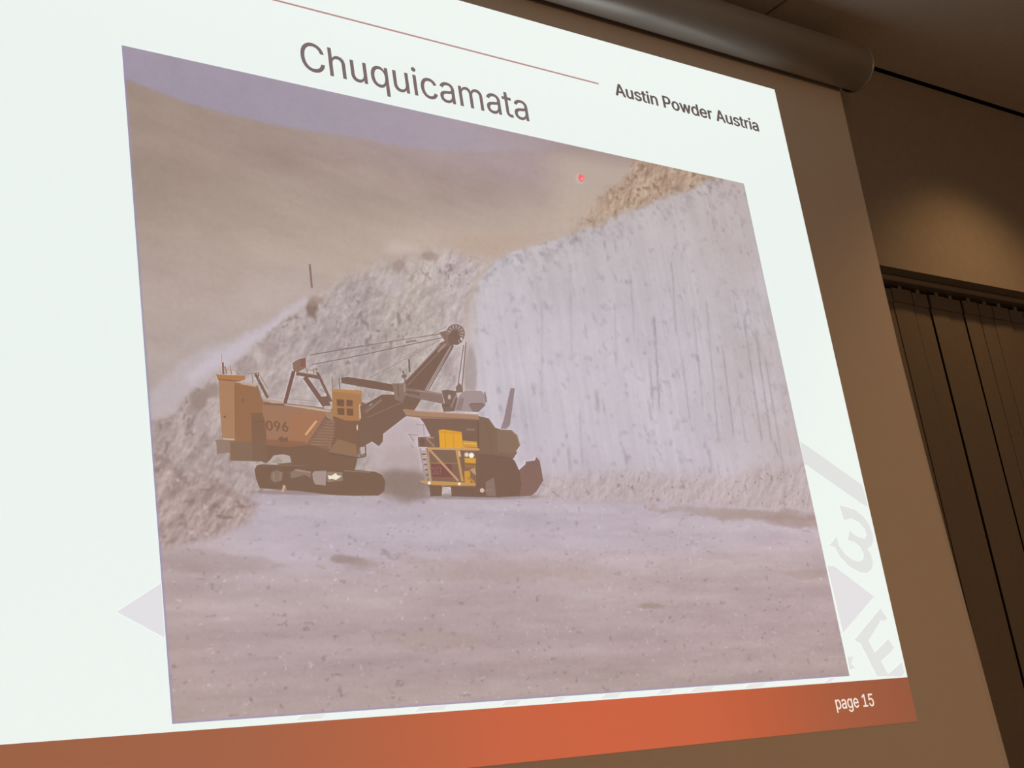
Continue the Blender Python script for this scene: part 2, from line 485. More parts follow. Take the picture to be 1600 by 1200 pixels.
def drawing(name, pieces, parent, tf=P, label=None, mat=None, dark_lift=1.0):
    """pieces: (outline, rgb) or (outline, [rgb per point]); each lies a hair above the last"""
    vv, ff, cc = [], [], []
    for pts, rgb in pieces:
        y = next_layer()
        px = tf(pts); v2, f2 = fan(px)
        W = unp(np.array([p[0] for p in v2]), np.array([p[1] for p in v2]), 0.0)
        # move to this layer along the view-independent normal
        W[:, 1] = y
        b = len(vv)
        vv += [tuple(p) for p in W]; ff += [tuple(b + i for i in f) for f in f2]
        rgb = np.asarray(rgb, float)
        if rgb.ndim == 1: rgb = np.tile(rgb, (len(v2), 1))
        if dark_lift: rgb = rgb + dark_lift * np.clip((150 - rgb[:, :1]) / 34, 0, 1) * np.array([10, 8, 8.0])      # lifts the dark tones
        cc += [c for c in light_of(rgb, W[:, 2])]
    o = colour_mesh(name, vv, ff, np.array(cc), parent, mat or M_print)
    if label: tag(o, label)
    return o

# faint emblem printed behind the picture
GR = (224, 226, 225); GR2 = (226, 224, 228)
WA = crop(1230, 660, 5.0); WB = crop(1270, 880, 4.615); WC = crop(0, 850, 3.2)
emblem = drawing('emblem_triangle', [([(582, 340), (805, 195), (823, 470)], GR2)], slide, WC, 'pale grey corner of an emblem behind the picture')
drawing('emblem_stripe', [([(97, 150), (135, 170), (585, 490), (632, 665), (570, 630), (125, 320)], GR)], emblem, WA)
drawing('emblem_letter', [
    ([(405, 650), (440, 655), (520, 680), (590, 730), (640, 800), (668, 880), (672, 930), (650, 975), (625, 985), (655, 1040), (668, 1100), (655, 1150), (620, 1178),
      (560, 1170), (480, 1125), (410, 1050), (370, 975), (325, 965), (385, 890), (400, 960), (450, 1030), (510, 1075), (560, 1088), (590, 1070), (595, 1030),
      (570, 980), (530, 940), (470, 920), (485, 840), (510, 870), (560, 900), (600, 908), (618, 880), (600, 830), (560, 785), (500, 750), (440, 765), (420, 700)], GR)], emblem, WA)
drawing('emblem_triangle_tip', [([(100, 18), (150, 20), (440, 240), (215, 505)], GR2)], emblem, WB)
drawing('emblem_letter', [([(485, 325), (535, 400), (510, 420), (490, 410), (400, 560), (445, 645), (540, 545), (585, 610), (560, 640), (490, 705), (540, 800), (640, 712), (660, 790), (640, 818), (460, 816), (340, 580), (295, 555)], GR)], emblem, WB)
drawing('emblem_letter', [([(245, 672), (290, 675), (275, 725), (305, 755), (262, 770)], GR)], emblem, WB)
dash = []
for xa, xb in ((465, 510), (650, 700), (785, 815), (860, 885), (940, 972), (1027, 1053), (1080, 1117), (1165, 1198), (1290, 1305)):
    def yb_(x): return 1131 + (x - 269) * (1056 - 1131) / (1327 - 269)
    def yf_(x): return 1160 - x * 101 / 1418.0
    dash.append(([(xa + 6, yb_(xa + 6) + 1.0), (xb, yb_(xb) + 1.0), (xb - 8, yf_(xb - 8) - 1), (xa - 4, yf_(xa - 4) - 1)], (230, 230, 229)))
for d_ in dash: drawing('emblem_dash', [d_], emblem)
# ---- the landscape of the picture, painted on a fine grid cut into its areas
NX, NZ = 760, 572
rs = np.random.RandomState(7)
LAT = [rs.rand(256, 256) for _ in range(12)]
def vnoise(x, y, k):
    L = LAT[k % 12]
    xi = np.floor(x).astype(int); yi = np.floor(y).astype(int)
    fx_ = x - xi; fy_ = y - yi
    fx_ = fx_ * fx_ * (3 - 2 * fx_); fy_ = fy_ * fy_ * (3 - 2 * fy_)
    a = L[xi & 255, yi & 255]; b = L[(xi + 1) & 255, yi & 255]; c = L[xi & 255, (yi + 1) & 255]; d = L[(xi + 1) & 255, (yi + 1) & 255]
    return (a * (1 - fx_) + b * fx_) * (1 - fy_) + (c * (1 - fx_) + d * fx_) * fy_
def fbm(x, y, sx, sy, k=0, octv=4, gain=0.5):
    s = 0; t = 0; a = 1.0
    for o in range(octv):
        s = s + a * vnoise(x / sx * 2 ** o + 17.3 * (o + k), y / sy * 2 ** o + 9.1 * (o + 2 * k), k + o); t += a; a *= gain
    return s / t - 0.5                          # about -0.5 .. 0.5
def sdist(poly, X, Y):
    """signed distance in pixels to an outline, positive inside"""
    d = np.full(X.shape, 1e9); ins = np.zeros(X.shape, bool); n = len(poly)
    for i in range(n):
        (ax, ay), (bx, by) = poly[i], poly[(i + 1) % n]
        ex, ey = bx - ax, by - ay; L = ex * ex + ey * ey + 1e-9
        t = np.clip(((X - ax) * ex + (Y - ay) * ey) / L, 0, 1)
        d = np.minimum(d, (X - ax - t * ex) ** 2 + (Y - ay - t * ey) ** 2)
        c = ((ay > Y) != (by > Y)) & (X < (bx - ax) * (Y - ay) / ((by - ay) if by != ay else 1e-9) + ax)
        ins ^= c
    d = np.sqrt(d)
    return np.where(ins, d, -d)
def sst(a, b, x):
    t = np.clip((x - a) / (b - a), 0, 1); return t * t * (3 - 2 * t)
def mixc(C, rgb, m):
    rgb = np.asarray(rgb, float)
    return C * (1 - m[..., None]) + rgb * m[..., None]
ga = np.linspace(0, PWID, NX); gb = np.linspace(0, PHEI, NZ)
GA, GB = np.meshgrid(ga, gb)                     # rows go down the picture
WP = np.stack([PX + GA, np.zeros_like(GA), PZ - GB], -1)
QX, QY = proj(WP)                                # where each point lies in the photo
a_, b_ = GA * 560, GB * 560                      # picture coordinates for the grain
def gl(pts, x):
    return np.interp(x, [p[0] for p in pts], [p[1] for p in pts])
wx = fbm(a_, b_, 22, 22, 1) * 14; wy = fbm(a_, b_, 22, 22, 3) * 14
wf = fbm(a_, b_, 5, 5, 5, 3) * 5
JX_, JY_ = QX + wx * 0.6 + wf, QY + wy * 0.6 + wf

hill_keys_y = [130, 220, 330, 420, 520, 640]
hl = np.array([(168, 149, 140), (168, 149, 140), (174, 155, 146), (188, 170, 163), (191, 174, 168), (190, 174, 171)], float)
hr = np.array([(170, 151, 150), (172, 153, 150), (193, 176, 167), (199, 182, 171), (194, 177, 172), (193, 176, 174)], float)
tx = np.clip((QX - 250) / 550, 0, 1)
yy = QY - 0.10 * (QX - 300)
C = np.stack([np.interp(yy, hill_keys_y, hl[:, k]) * (1 - tx) + np.interp(yy, hill_keys_y, hr[:, k]) * tx for k in range(3)], -1)
C -= np.array([7, 8, 9.0])
C += (fbm(a_, b_, 130, 40, 2, 5) * 16)[..., None] * np.array([1, 1, 0.9])
C += (fbm(a_ + b_ * 0.6, b_ - a_ * 0.2, 60, 10, 6, 4) * 7)[..., None]
# far slope turns violet under the sky
C = mixc(C, (172, 154, 160), 0.55 * sst(60, 0, np.abs(QY - gl([(190, 125), (500, 208), (700, 238), (900, 262)], QX)) ) * sst(400, 760, QX) * sst(905, 830, QX))
C = mixc(C, (187, 170, 159), 0.9 * sst(820, 905, QX + wx) * sst(225, 262, QY + 0.15 * (900 - QX)))
# light tan ground above the rock slope
C = mixc(C, (194, 174, 162), 0.5 * sst(-35, 35, sdist([(520, 400), (620, 350), (760, 345), (880, 320), (950, 300), (930, 350), (820, 395), (700, 385), (560, 425)], JX_, JY_)))
C = mixc(C, (186, 160, 146), 0.55 * sst(-12, 14, sdist([(690, 378), (740, 366), (800, 368), (845, 372), (800, 392), (740, 404), (695, 398)], JX_, JY_)))
C = mixc(C, (200, 182, 178), 0.7 * sst(-8, 10, sdist([(598, 395), (615, 375), (650, 385), (655, 396), (620, 402)], JX_, JY_)))
C = mixc(C, (191, 174, 172), 0.5 * sst(-30, 30, sdist([(330, 500), (400, 440), (480, 420), (500, 455), (420, 498), (330, 536), (280, 560), (245, 600), (235, 560)], JX_, JY_)))
# sky
skyl = gl([(190, 121), (198, 124), (238, 141), (292, 161), (360, 180), (432, 196), (495, 207), (571, 218), (630, 229), (697, 236), (760, 238), (830, 236), (900, 228)], QX)
sky = sst(5, -5, QY - skyl + wf * 0.5)
sky = sky * (1 - 0.6 * sst(680, 900, QX))
skyc = np.stack([np.interp(QX, [190, 500, 850], v) for v in ((161, 162, 172), (149, 150, 157), (165, 165, 166))], -1)
C = C * (1 - sky[..., None]) + skyc * sky[..., None]
SKYM = QY < skyl

# pale talus strip running up to the post
pale = [(225, 640), (232, 615), (286, 562), (332, 536), (370, 529), (400, 514), (422, 498), (460, 476), (486, 460), (480, 480), (450, 498), (420, 516), (404, 538), (372, 562), (336, 588), (306, 610), (280, 632), (276, 646), (225, 662)]
C = mixc(C, (192, 178, 182), 0.85 * sst(-7, 8, sdist(pale, JX_, JY_)))
core = [(290, 590), (330, 552), (400, 520), (440, 492), (478, 468), (450, 496), (404, 534), (350, 572), (300, 600)]
C = mixc(C, (203, 191, 200), 0.8 * sst(-9, 9, sdist(core, JX_, JY_)))
# rock slope behind the shovel
rock = [(225, 664), (236, 658), (276, 646), (282, 630), (306, 610), (336, 588), (372, 562), (404, 538), (420, 516), (450, 498), (478, 480), (486, 462), (540, 432), (562, 422), (590, 410), (622, 406), (660, 396), (697, 386), (740, 402), (772, 408),
        (745, 440), (732, 480), (726, 560), (735, 700), (740, 790), (225, 840)]
ROCK = sdist(rock, JX_, JY_)
mr_ = sst(-2 - 10 * sst(470, 560, QX), 4 + 14 * sst(470, 560, QX), ROCK)
h1 = fbm(a_ * 0.8 + b_ * 0.6, b_ * 0.8 - a_ * 0.6, 11, 22, 4, 4, 0.6)
h1s = fbm((a_ - 2.0) * 0.8 + (b_ - 2.0) * 0.6, (b_ - 2.0) * 0.8 - (a_ - 2.0) * 0.6, 11, 22, 4, 4, 0.6)
relief = np.clip((h1 - h1s) * 3.2, -0.5, 0.5)
rc = np.stack([np.interp(QX, [230, 420, 560, 650, 735], v) for v in ((178, 180, 181, 184, 188), (159, 164, 166, 169, 173), (156, 162, 164, 163, 174))], -1)
rc = rc + (relief * 22 + fbm(a_, b_, 50, 50, 8, 3) * 24 + fbm(a_, b_, 8, 8, 10, 3) * 18 + fbm(a_, b_, 3.2, 3.2, 2, 2) * 16)[..., None] * np.array([1, 1, 0.98])
spk = sst(0.17, 0.30, fbm(a_ + b_ * 0.5, b_ - a_ * 0.5, 8, 11, 9, 3)) * sst(-0.2, 0.15, fbm(a_, b_, 55, 55, 4, 2))
rc = mixc(rc, (146, 126, 122), spk * 0.75)
C = C * (1 - mr_[..., None]) + rc * mr_[..., None]
for (cx, cy, rx, ry, col, m) in [(487, 482, 9, 16, (132, 108, 100), .8), (492, 470, 12, 10, (165, 142, 128), .7), (310, 625, 14, 18, (150, 130, 122), .8), (330, 610, 14, 12, (152, 132, 124), .75), (300, 640, 10, 10, (158, 140, 134), .6), (622, 416, 10, 9, (160, 138, 130), .6), (672, 402, 12, 8, (158, 134, 124), .6),
                              (420, 545, 14, 12, (150, 130, 128), .45), (385, 572, 18, 16, (158, 138, 135), .45), (600, 560, 12, 20, (165, 145, 145), .4), (622, 500, 4, 12, (140, 118, 116), .6), (637, 497, 3, 7, (140, 118, 116), .5), (700, 575, 8, 18, (158, 138, 136), .5), (615, 445, 24, 16, (196, 182, 184), .5)]:
    e = ((JX_ - cx) / rx) ** 2 + ((JY_ - cy) / ry) ** 2
    C = mixc(C, col, m * sst(1.6, 0.3, e))
# the blasted rock face with its drill-hole streaks
face = [(726, 560), (732, 480), (745, 442), (772, 409), (800, 393), (840, 383), (875, 372), (925, 353), (962, 337), (1012, 323), (1025, 311), (1075, 296), (1100, 283), (1125, 277), (1180, 285), (1300, 820), (1265, 800), (1100, 792), (840, 784), (735, 790)]
FACE = sdist(face, JX_ * 0.5 + QX * 0.5, JY_ * 0.5 + QY * 0.5)
mf = sst(-2, 3, FACE) * (1 - 0.75 * sst(22, -14, QX - 735 + wx))
mf = np.maximum(mf, sst(-2, 3, FACE) * sst(738, 775, QX))
lean = a_ + 0.0 * b_
streak = fbm(lean + fbm(a_, b_, 60, 60, 2) * 4, b_, 5, 150, 3, 4, 0.6)
fc = np.stack([np.interp(yy, [230, 400, 520, 640, 720], v) for v in ((190, 196, 200, 199, 195), (178, 187, 191, 188, 180), (180, 193, 199, 198, 188))], -1)
fc = fc + (streak * 15 + fbm(a_, b_, 70, 60, 6, 4) * 14)[..., None] * np.array([1, 1, 1.0])
fc = fc - (np.clip(fbm(a_, b_, 9, 11, 10, 3) - 0.13, 0, 1) * 80)[..., None]
fc = mixc(fc, (184, 168, 166), 0.55 * sst(1040, 1190, QX + 0.1 * (500 - QY)) * sst(-0.35, 0.35, fbm(a_, b_, 60, 60, 11)) )
# long dark drill traces
for (x0, y0, x1, y1, w, m) in [(1022, 495, 1030, 640, 1.3, .55), (1014, 560, 1020, 640, 1.2, .45), (1049, 410, 1056, 520, 1.2, .4), (1082, 480, 1098, 640, 1.5, .35), (1103, 470, 1122, 690, 1.3, .35), (1128, 540, 1146, 680, 1.4, .5), (1162, 500, 1190, 690, 1.4, .5), (1180, 520, 1205, 690, 1.4, .55), (1195, 560, 1226, 745, 1.3, .4),
                                 (890, 430, 893, 560, 2.0, .2), (846, 470, 846, 640, 2, .2), (905, 640, 910, 730, 2, .25), (932, 610, 935, 642, 3.2, .6), (975, 705, 980, 725, 3, .6), (888, 700, 890, 740, 3, .35), (1106, 700, 1112, 735, 3, .45), (1210, 690, 1216, 712, 2.2, .6), (1150, 590, 1165, 690, 2, .3), (960, 480, 963, 570, 1.6, .25), (985, 430, 990, 520, 1.3, .25), (1065, 560, 1078, 660, 1.6, .3)]:
    t = np.clip((QY - y0) / (y1 - y0), 0, 1); d = np.abs(QX + wf * 0.5 - (x0 + (x1 - x0) * t))
    g = sst(w + 1.4, w * 0.3, d) * sst(y0 - 6, y0 + 6, QY) * sst(y1 + 8, y1 - 8, QY)
    g = g * (0.45 + 0.9 * np.clip(fbm(a_, b_, 6, 14, 7, 3) + 0.45, 0, 1))
    fc = mixc(fc, (146, 130, 132), np.clip(m * g * 0.72, 0, 1))
# rubble foot and broken top of the face
crest = sst(46, 6, QY - gl([(735, 440), (772, 409), (875, 372), (962, 337), (1025, 311), (1100, 283), (1165, 287)], QX)) 
fc = fc - (crest * np.clip(fbm(a_, b_, 9, 8, 4, 3) + 0.02, 0, 1) * 80)[..., None]
foot = sst(-14, 10, QY - gl([(735, 735), (860, 745), (980, 738), (1060, 742), (1120, 752), (1180, 738), (1270, 725)], QX) + wy)
fc = mixc(fc, (187, 169, 170), 0.6 * foot)
fc = fc + (foot * relief * 18 - foot * sst(0.16, 0.3, fbm(a_, b_, 7, 6, 2, 3)) * 24)[..., None]
C = C * (1 - mf[..., None]) + fc * mf[..., None]
# brown rubble on top of the face
brown = [(872, 374), (905, 345), (935, 312), (962, 290), (987, 268), (992, 240), (1135, 275), (1100, 284), (1075, 297), (1025, 311), (1012, 321), (962, 337), (925, 353)]
BR = sdist(brown, JX_, JY_)
mb = sst(-9, 10, BR + fbm(a_, b_, 12, 12, 2, 3) * 34 * sst(1010, 930, QX)) * (0.35 + 0.65 * sst(880, 960, QX))
bc = np.array((178, 152, 134.0)) + (relief * 34 + fbm(a_, b_, 26, 18, 5, 4) * 40)[..., None]
bc = mixc(bc, (138, 112, 98), sst(0.14, 0.3, fbm(a_, b_, 11, 10, 1, 3)) * 0.8)
bc = mixc(bc, (200, 178, 160), sst(0.17, 0.3, fbm(a_, b_, 10, 9, 7, 3)) * 0.7)
C = C * (1 - mb[..., None]) + bc * mb[..., None]

# ground
gtop = gl([(225, 830), (300, 815), (400, 772), (420, 765), (600, 773), (740, 778), (840, 779), (1000, 784), (1100, 789), (1270, 797)], QX)
GRD = QY - gtop + wf * 0.5
mg = sst(-3, 4, GRD)
gy = QY + 0.045 * (QX - 800)
gc = np.stack([np.interp(gy, [760, 800, 850, 900, 960, 1020, 1110], v) for v in ((187, 188, 188, 184, 179, 176, 172), (172, 174, 173, 166, 160, 157, 154), (180, 184, 183, 170, 163, 159, 152))], -1)
gc = mixc(gc, (176, 156, 152), 0.55 * sst(430, 250, QX) * sst(760, 800, QY))
gc = gc + (fbm(a_, b_, 160, 16, 2, 5, 0.55) * 24 + fbm(a_, b_, 30, 6, 9, 4) * 10)[..., None]
gc = gc - (sst(0.22, 0.34, fbm(a_, b_, 8, 5, 4, 3)) * 20)[..., None]
gc = gc + (sst(0.25, 0.36, fbm(a_, b_, 5, 4, 8, 3)) * 22)[..., None]
C = C * (1 - mg[..., None]) + gc * mg[..., None]
# dirt heap at the left edge
heap = [(225, 700), (245, 712), (270, 730), (300, 752), (330, 745), (365, 765), (402, 790), (385, 820), (340, 838), (290, 850), (225, 862)]
mh = sst(-8, 10, sdist(heap, JX_, JY_))
hc = np.array((174, 152, 149.0)) + (relief * 28 + fbm(a_, b_, 30, 24, 3, 4) * 26 + fbm(a_, b_, 8, 6, 1, 3) * 18)[..., None]
hc = mixc(hc, (136, 112, 106), sst(0.13, 0.3, fbm(a_, b_, 13, 8, 6, 3)) * 0.7)
hc = mixc(hc, (206, 190, 190), sst(0.2, 0.32, fbm(a_, b_, 9, 7, 10, 3)) * 0.7)
C = C * (1 - mh[..., None]) + hc * mh[..., None]
def stroke(pts, w, col, m):
    global C
    d = np.full(QX.shape, 1e9)
    for (ax, ay), (bx, by) in zip(pts[:-1], pts[1:]):
        ex, ey = bx - ax, by - ay; t = np.clip(((QX - ax) * ex + (QY - ay) * ey) / (ex * ex + ey * ey), 0, 1)
        d = np.minimum(d, np.hypot(QX + 2 * wf + wx * 0.4 - ax - t * ex, QY + 2 * wf + wy * 0.4 - ay - t * ey))
    C = mixc(C, col, m * sst(w * 1.4, w * 0.3, d))
stroke([(243, 715), (262, 722), (278, 742), (294, 756)], 5, (142, 120, 114), .5)
stroke([(305, 738), (328, 752), (360, 766), (385, 782)], 5, (148, 126, 122), .4)
stroke([(300, 772), (325, 768), (350, 768), (370, 780)], 4, (150, 126, 122), .4)
stroke([(315, 728), (345, 732), (395, 740)], 5, (160, 140, 138), .4)
# ground marks: pits, the shaded rut on the right, wheel tracks
for (cx, cy, rx, ry, col, m) in [(540, 875, 22, 6, (148, 128, 122), .7), (560, 884, 30, 8, (165, 145, 145), .5), (1015, 947, 20, 5, (152, 134, 124), .6), (905, 930, 30, 4, (192, 178, 180), .5),
                              (1180, 805, 110, 9, (166, 144, 138), .75), (1110, 797, 70, 5, (172, 152, 150), .6), (1240, 815, 60, 8, (160, 138, 132), .6), (1260, 898, 50, 7, (164, 144, 138), .5), (640, 875, 26, 10, (176, 160, 164), .35),
                              (800, 890, 170, 16, (176, 156, 152), .5), (330, 880, 90, 16, (160, 140, 134), .4), (690, 1000, 90, 14, (166, 147, 142), .4), (1000, 850, 120, 8, (188, 176, 186), .5), (680, 830, 160, 16, (194, 181, 190), .5), (520, 800, 90, 14, (194, 181, 190), .5)]:
    e = ((QX + wx - cx) / rx) ** 2 + ((QY + wf - cy - 0.03 * (QX - cx)) / ry) ** 2
    C = mixc(C, col, m * sst(1.8, 0.1, e * (1 + fbm(a_, b_, 26, 8, 3, 4) * 2.2)))
for k in range(120):                                 # loose stones on the ground, light top and dark foot
    x = rs.uniform(250, 1290); y = 800 + 290 * rs.rand() ** 1.3; r = rs.uniform(0.9, 2.0)
    if k < 40: x, y = rs.uniform(580, 700), rs.uniform(815, 885)
    elif k < 70: x, y = rs.uniform(980, 1120), rs.uniform(832, 865)
    sel = (np.abs(QX - x) < 8) & (np.abs(QY - y) < 8)
    e = np.hypot(QX[sel] - x, (QY[sel] - y) * 1.4) / r; e2 = np.hypot(QX[sel] - x - r * 0.6, (QY[sel] - y - r) * 1.6) / r
    m = rs.uniform(0.2, 0.55)
    cs = C[sel]; cs = mixc(cs, (136, 118, 114), m * sst(1.6, 0.4, e2)); C[sel] = mixc(cs, (206, 192, 194), m * sst(1.4, 0.3, e) * (k % 3 != 0))
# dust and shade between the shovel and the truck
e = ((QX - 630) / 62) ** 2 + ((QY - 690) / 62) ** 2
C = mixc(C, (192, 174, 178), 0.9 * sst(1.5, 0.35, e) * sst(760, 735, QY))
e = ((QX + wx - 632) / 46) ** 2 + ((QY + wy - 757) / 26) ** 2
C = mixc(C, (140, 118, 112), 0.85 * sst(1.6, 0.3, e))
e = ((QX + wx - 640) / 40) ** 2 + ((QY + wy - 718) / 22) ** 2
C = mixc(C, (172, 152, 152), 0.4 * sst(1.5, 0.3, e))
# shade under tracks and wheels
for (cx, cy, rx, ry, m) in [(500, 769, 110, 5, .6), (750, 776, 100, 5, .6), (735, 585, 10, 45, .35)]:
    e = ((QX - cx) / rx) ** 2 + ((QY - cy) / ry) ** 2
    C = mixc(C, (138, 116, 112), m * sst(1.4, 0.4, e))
# bluish fringe of the projector's colour error along the left and lower edge
C = mixc(C, (158, 146, 186), 0.65 * np.maximum(sst(0.0055, 0.002, GA), sst(PHEI - 0.005, PHEI - 0.002, GB)))
C += (fbm(a_, b_, 3.0, 3.0, 11, 2) * 7 + fbm(a_, b_, 40, 40, 5, 3) * 5)[..., None]
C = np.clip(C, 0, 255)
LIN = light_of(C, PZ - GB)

# cut the grid into sky, hillside, rock slope, rock face and ground
reg = np.ones(QX.shape, int)                         # hillside
reg[SKYM] = 0
reg[(ROCK > 0)] = 2
reg[(FACE > 0)] = 3
reg[(BR > 0) & (FACE <= 0)] = 4
reg[GRD > 0] = 5
qreg = reg[:-1, :-1]
yl = next_layer()
picture = empty('landscape_picture'); picture.parent = slide
tag(picture, 'projected photograph of a dusty open-pit mine')
idx = np.arange(NX * NZ).reshape(NZ, NX)
quads = np.stack([idx[1:, :-1], idx[1:, 1:], idx[:-1, 1:], idx[:-1, :-1]], -1)
flatP = np.stack([PX + GA, np.full_like(GA, yl), PZ - GB], -1).reshape(-1, 3) - np.array(SLB)
flatC = LIN.reshape(-1, 3)
for k, (nm, lb) in enumerate((('sky', 'strip of violet grey sky'), ('hillside', 'hazy brown far hillside'), ('rubble_slope', 'broken rock slope behind the shovel'),
                              ('rock_face', 'pale blasted rock face with vertical drill traces'), ('crest_rubble', 'brown rubble along the crest'), ('ground', 'dusty pale pit floor'))):
    q = quads[qreg == k]
    used, inv = np.unique(q.ravel(), return_inverse=True)
    me = bpy.data.meshes.new(nm)
    nv, nq = len(used), len(q)
    me.vertices.add(nv); me.vertices.foreach_set('co', flatP[used].astype(np.float32).ravel())
    me.loops.add(nq * 4); me.loops.foreach_set('vertex_index', inv.astype(np.int32).ravel())
    me.polygons.add(nq); me.polygons.foreach_set('loop_start', np.arange(0, nq * 4, 4, dtype=np.int32))
    me.update(calc_edges=True)
    at = me.color_attributes.new('Col', 'FLOAT_COLOR', 'POINT')
    cc4 = np.ones((nv, 4), np.float32); cc4[:, :3] = flatC[used]
    at.data.foreach_set('color', cc4.ravel())
    tag(link(nm, me, M_print, picture), lb)
drawing('post', [(bar((483.5, 413), (487, 450), 3.2), (140, 114, 108)), ([(468, 402), (478, 408), (474, 420), (464, 412)], (186, 168, 156))], picture, label='thin dark post on the slope')
drawing('leaning_pole', [([(965, 475), (990, 475), (975, 590), (962, 690), (940, 715), (905, 715), (925, 660), (945, 560)], (154, 132, 134))], picture, crop(540, 480, 3.75), 'dark leaning pole against the rock face')

# ---- power shovel in the picture
A = crop(320, 480, 3.87); B = crop(540, 480, 3.75)
DK = (117, 91, 78); MD = (134, 106, 93); OR = (168, 121, 94); OL = (178, 134, 104); PA = (196, 170, 150)
shovel = empty('power_shovel_picture'); shovel.parent = slide
tag(shovel, 'orange electric mining shovel in the projected photograph')
drawing('body_backing', [([(95, 480), (320, 480), (350, 575), (760, 640), (780, 560), (940, 570), (1010, 600), (960, 840), (920, 905), (900, 985), (520, 980), (380, 930), (160, 925), (120, 780)], (128, 98, 84))], shovel, A)  # silhouette laid under the parts to close the gaps between them
drawing('undercarriage', [
    ([(375, 835), (600, 838), (760, 880), (925, 905), (905, 985), (520, 985), (530, 935), (510, 895), (420, 890), (372, 945), (345, 935)], (121, 93, 78)),
    ([(378, 942), (415, 898), (470, 890), (512, 900), (522, 940), (430, 948)], (182, 168, 162)),
    ([(400, 940), (440, 905), (470, 930), (455, 945)], (168, 152, 140))], shovel, A)
drawing('crawler_track', [
    ([(298, 985), (312, 957), (345, 950), (640, 962), (900, 984), (1030, 996), (1070, 1015), (1090, 1055), (1085, 1110), (1050, 1140), (900, 1142), (760, 1136), (560, 1112), (330, 1096), (308, 1040)], DK),
    ([(400, 1000), (430, 985), (470, 1000), (465, 1050), (420, 1062), (395, 1040)], (142, 118, 104)),
    ([(515, 1000), (560, 978), (640, 995), (640, 1035), (600, 1015), (555, 1030), (520, 1035)], (144, 120, 106)),
    (bar((540, 985), (640, 1000), 7), (168, 145, 128)), (bar((415, 1000), (415, 1050), 7), (160, 136, 120)), (bar((455, 1000), (452, 1045), 6), (156, 130, 116)),
    ([(648, 1005), (662, 992), (735, 990), (728, 1080), (665, 1072), (652, 1045)], (168, 148, 142)),
    ([(735, 1005), (745, 995), (830, 1000), (832, 1050), (740, 1060)], (150, 128, 112)),
    ([(742, 1018), (765, 1020), (790, 1003), (800, 1018), (826, 1022), (806, 1036), (790, 1046), (768, 1038), (748, 1042)], (238, 228, 208)),
    (bar((840, 990), (1000, 1000), 6), (150, 125, 108)), (bar((335, 953), (600, 962), 5), (138, 110, 96))] +
    [(bar((845 + k * 26, 1128), (850 + k * 26, 1142), 8), (132, 106, 92)) for k in range(8)] +
    [([(463, 1118), (470, 1078), (484, 1078), (492, 1115), (482, 1095), (474, 1120)], (205, 165, 150))], shovel, A)
drawing('counterweight', [
    ([(80, 440), (182, 452), (186, 806), (104, 802), (90, 640)], (172, 130, 102)),
    ([(178, 455), (318, 474), (345, 560), (345, 700), (365, 830), (375, 935), (150, 930), (150, 812), (186, 806)], (154, 112, 86)),
    ([(60, 806), (100, 800), (186, 806), (150, 815), (152, 880), (70, 890), (68, 830)], (152, 126, 114)),
    (bar((108, 798), (176, 802), 8), (205, 180, 160)),
    ([(150, 812), (290, 815), (290, 932), (158, 930)], (133, 106, 90)),
    ([(285, 815), (375, 835), (372, 935), (285, 932)], (126, 98, 82)),
    ([(278, 640), (362, 642), (365, 830), (282, 825)], (130, 98, 80)),
    (bar((288, 690), (355, 694), 9), (116, 88, 76)), (bar((290, 730), (350, 733), 7), (120, 92, 80)),
    (bar((180, 460), (182, 800), 5), (144, 104, 80)),
    ([(65, 408), (240, 416), (242, 440), (200, 452), (75, 440)], (176, 124, 84)),
    (bar((80, 438), (205, 450), 8), (142, 102, 80)), (bar((215, 462), (310, 478), 12), (190, 160, 136)),
    (disc((228, 565), 12), (138, 100, 78)), (disc((118, 665), 8), (136, 100, 80)),
    (bar((106, 335), (110, 408), 12), (140, 100, 88)), (bar((118, 360), (130, 405), 10), (160, 122, 108)), (bar((150, 360), (160, 410), 7), (168, 130, 112)), (bar((185, 385), (205, 412), 7), (168, 132, 112)), (bar((110, 372), (190, 388), 5), (176, 146, 132)), (bar((97, 285), (100, 335), 4), (150, 130, 130))], shovel, A)
drawing('machinery_house', [
    ([(345, 560), (400, 566), (760, 622), (765, 640), (345, 600)], (150, 122, 110)),
    ([(342, 590), (500, 606), (720, 628), (725, 660), (612, 832), (372, 834), (362, 700), (345, 640)], (162, 121, 99)),
    ([(505, 690), (540, 640), (712, 655), (690, 690), (612, 830), (515, 826)], (167, 119, 93)),
    ([(372, 800), (612, 815), (604, 842), (500, 850), (372, 840)], (150, 108, 86)),
    (bar((350, 560), (400, 570), 16), (186, 158, 140)), (bar((395, 575), (760, 633), 13), (198, 168, 140)), (bar((352, 585), (480, 592), 12), (128, 98, 84)), (bar((480, 585), (720, 612), 8), (150, 128, 124)),
    (bar((560, 560), (700, 575), 4), (160, 138, 138)), (bar((400, 548), (560, 562), 4), (166, 146, 146)),
    ([(440, 795), (465, 780), (475, 795), (500, 785), (500, 818), (470, 815), (455, 825)], (128, 94, 78)),
    (bar((605, 775), (672, 690), 13), (214, 168, 128)), (bar((360, 835), (610, 838), 9), (132, 102, 86))], shovel, A)
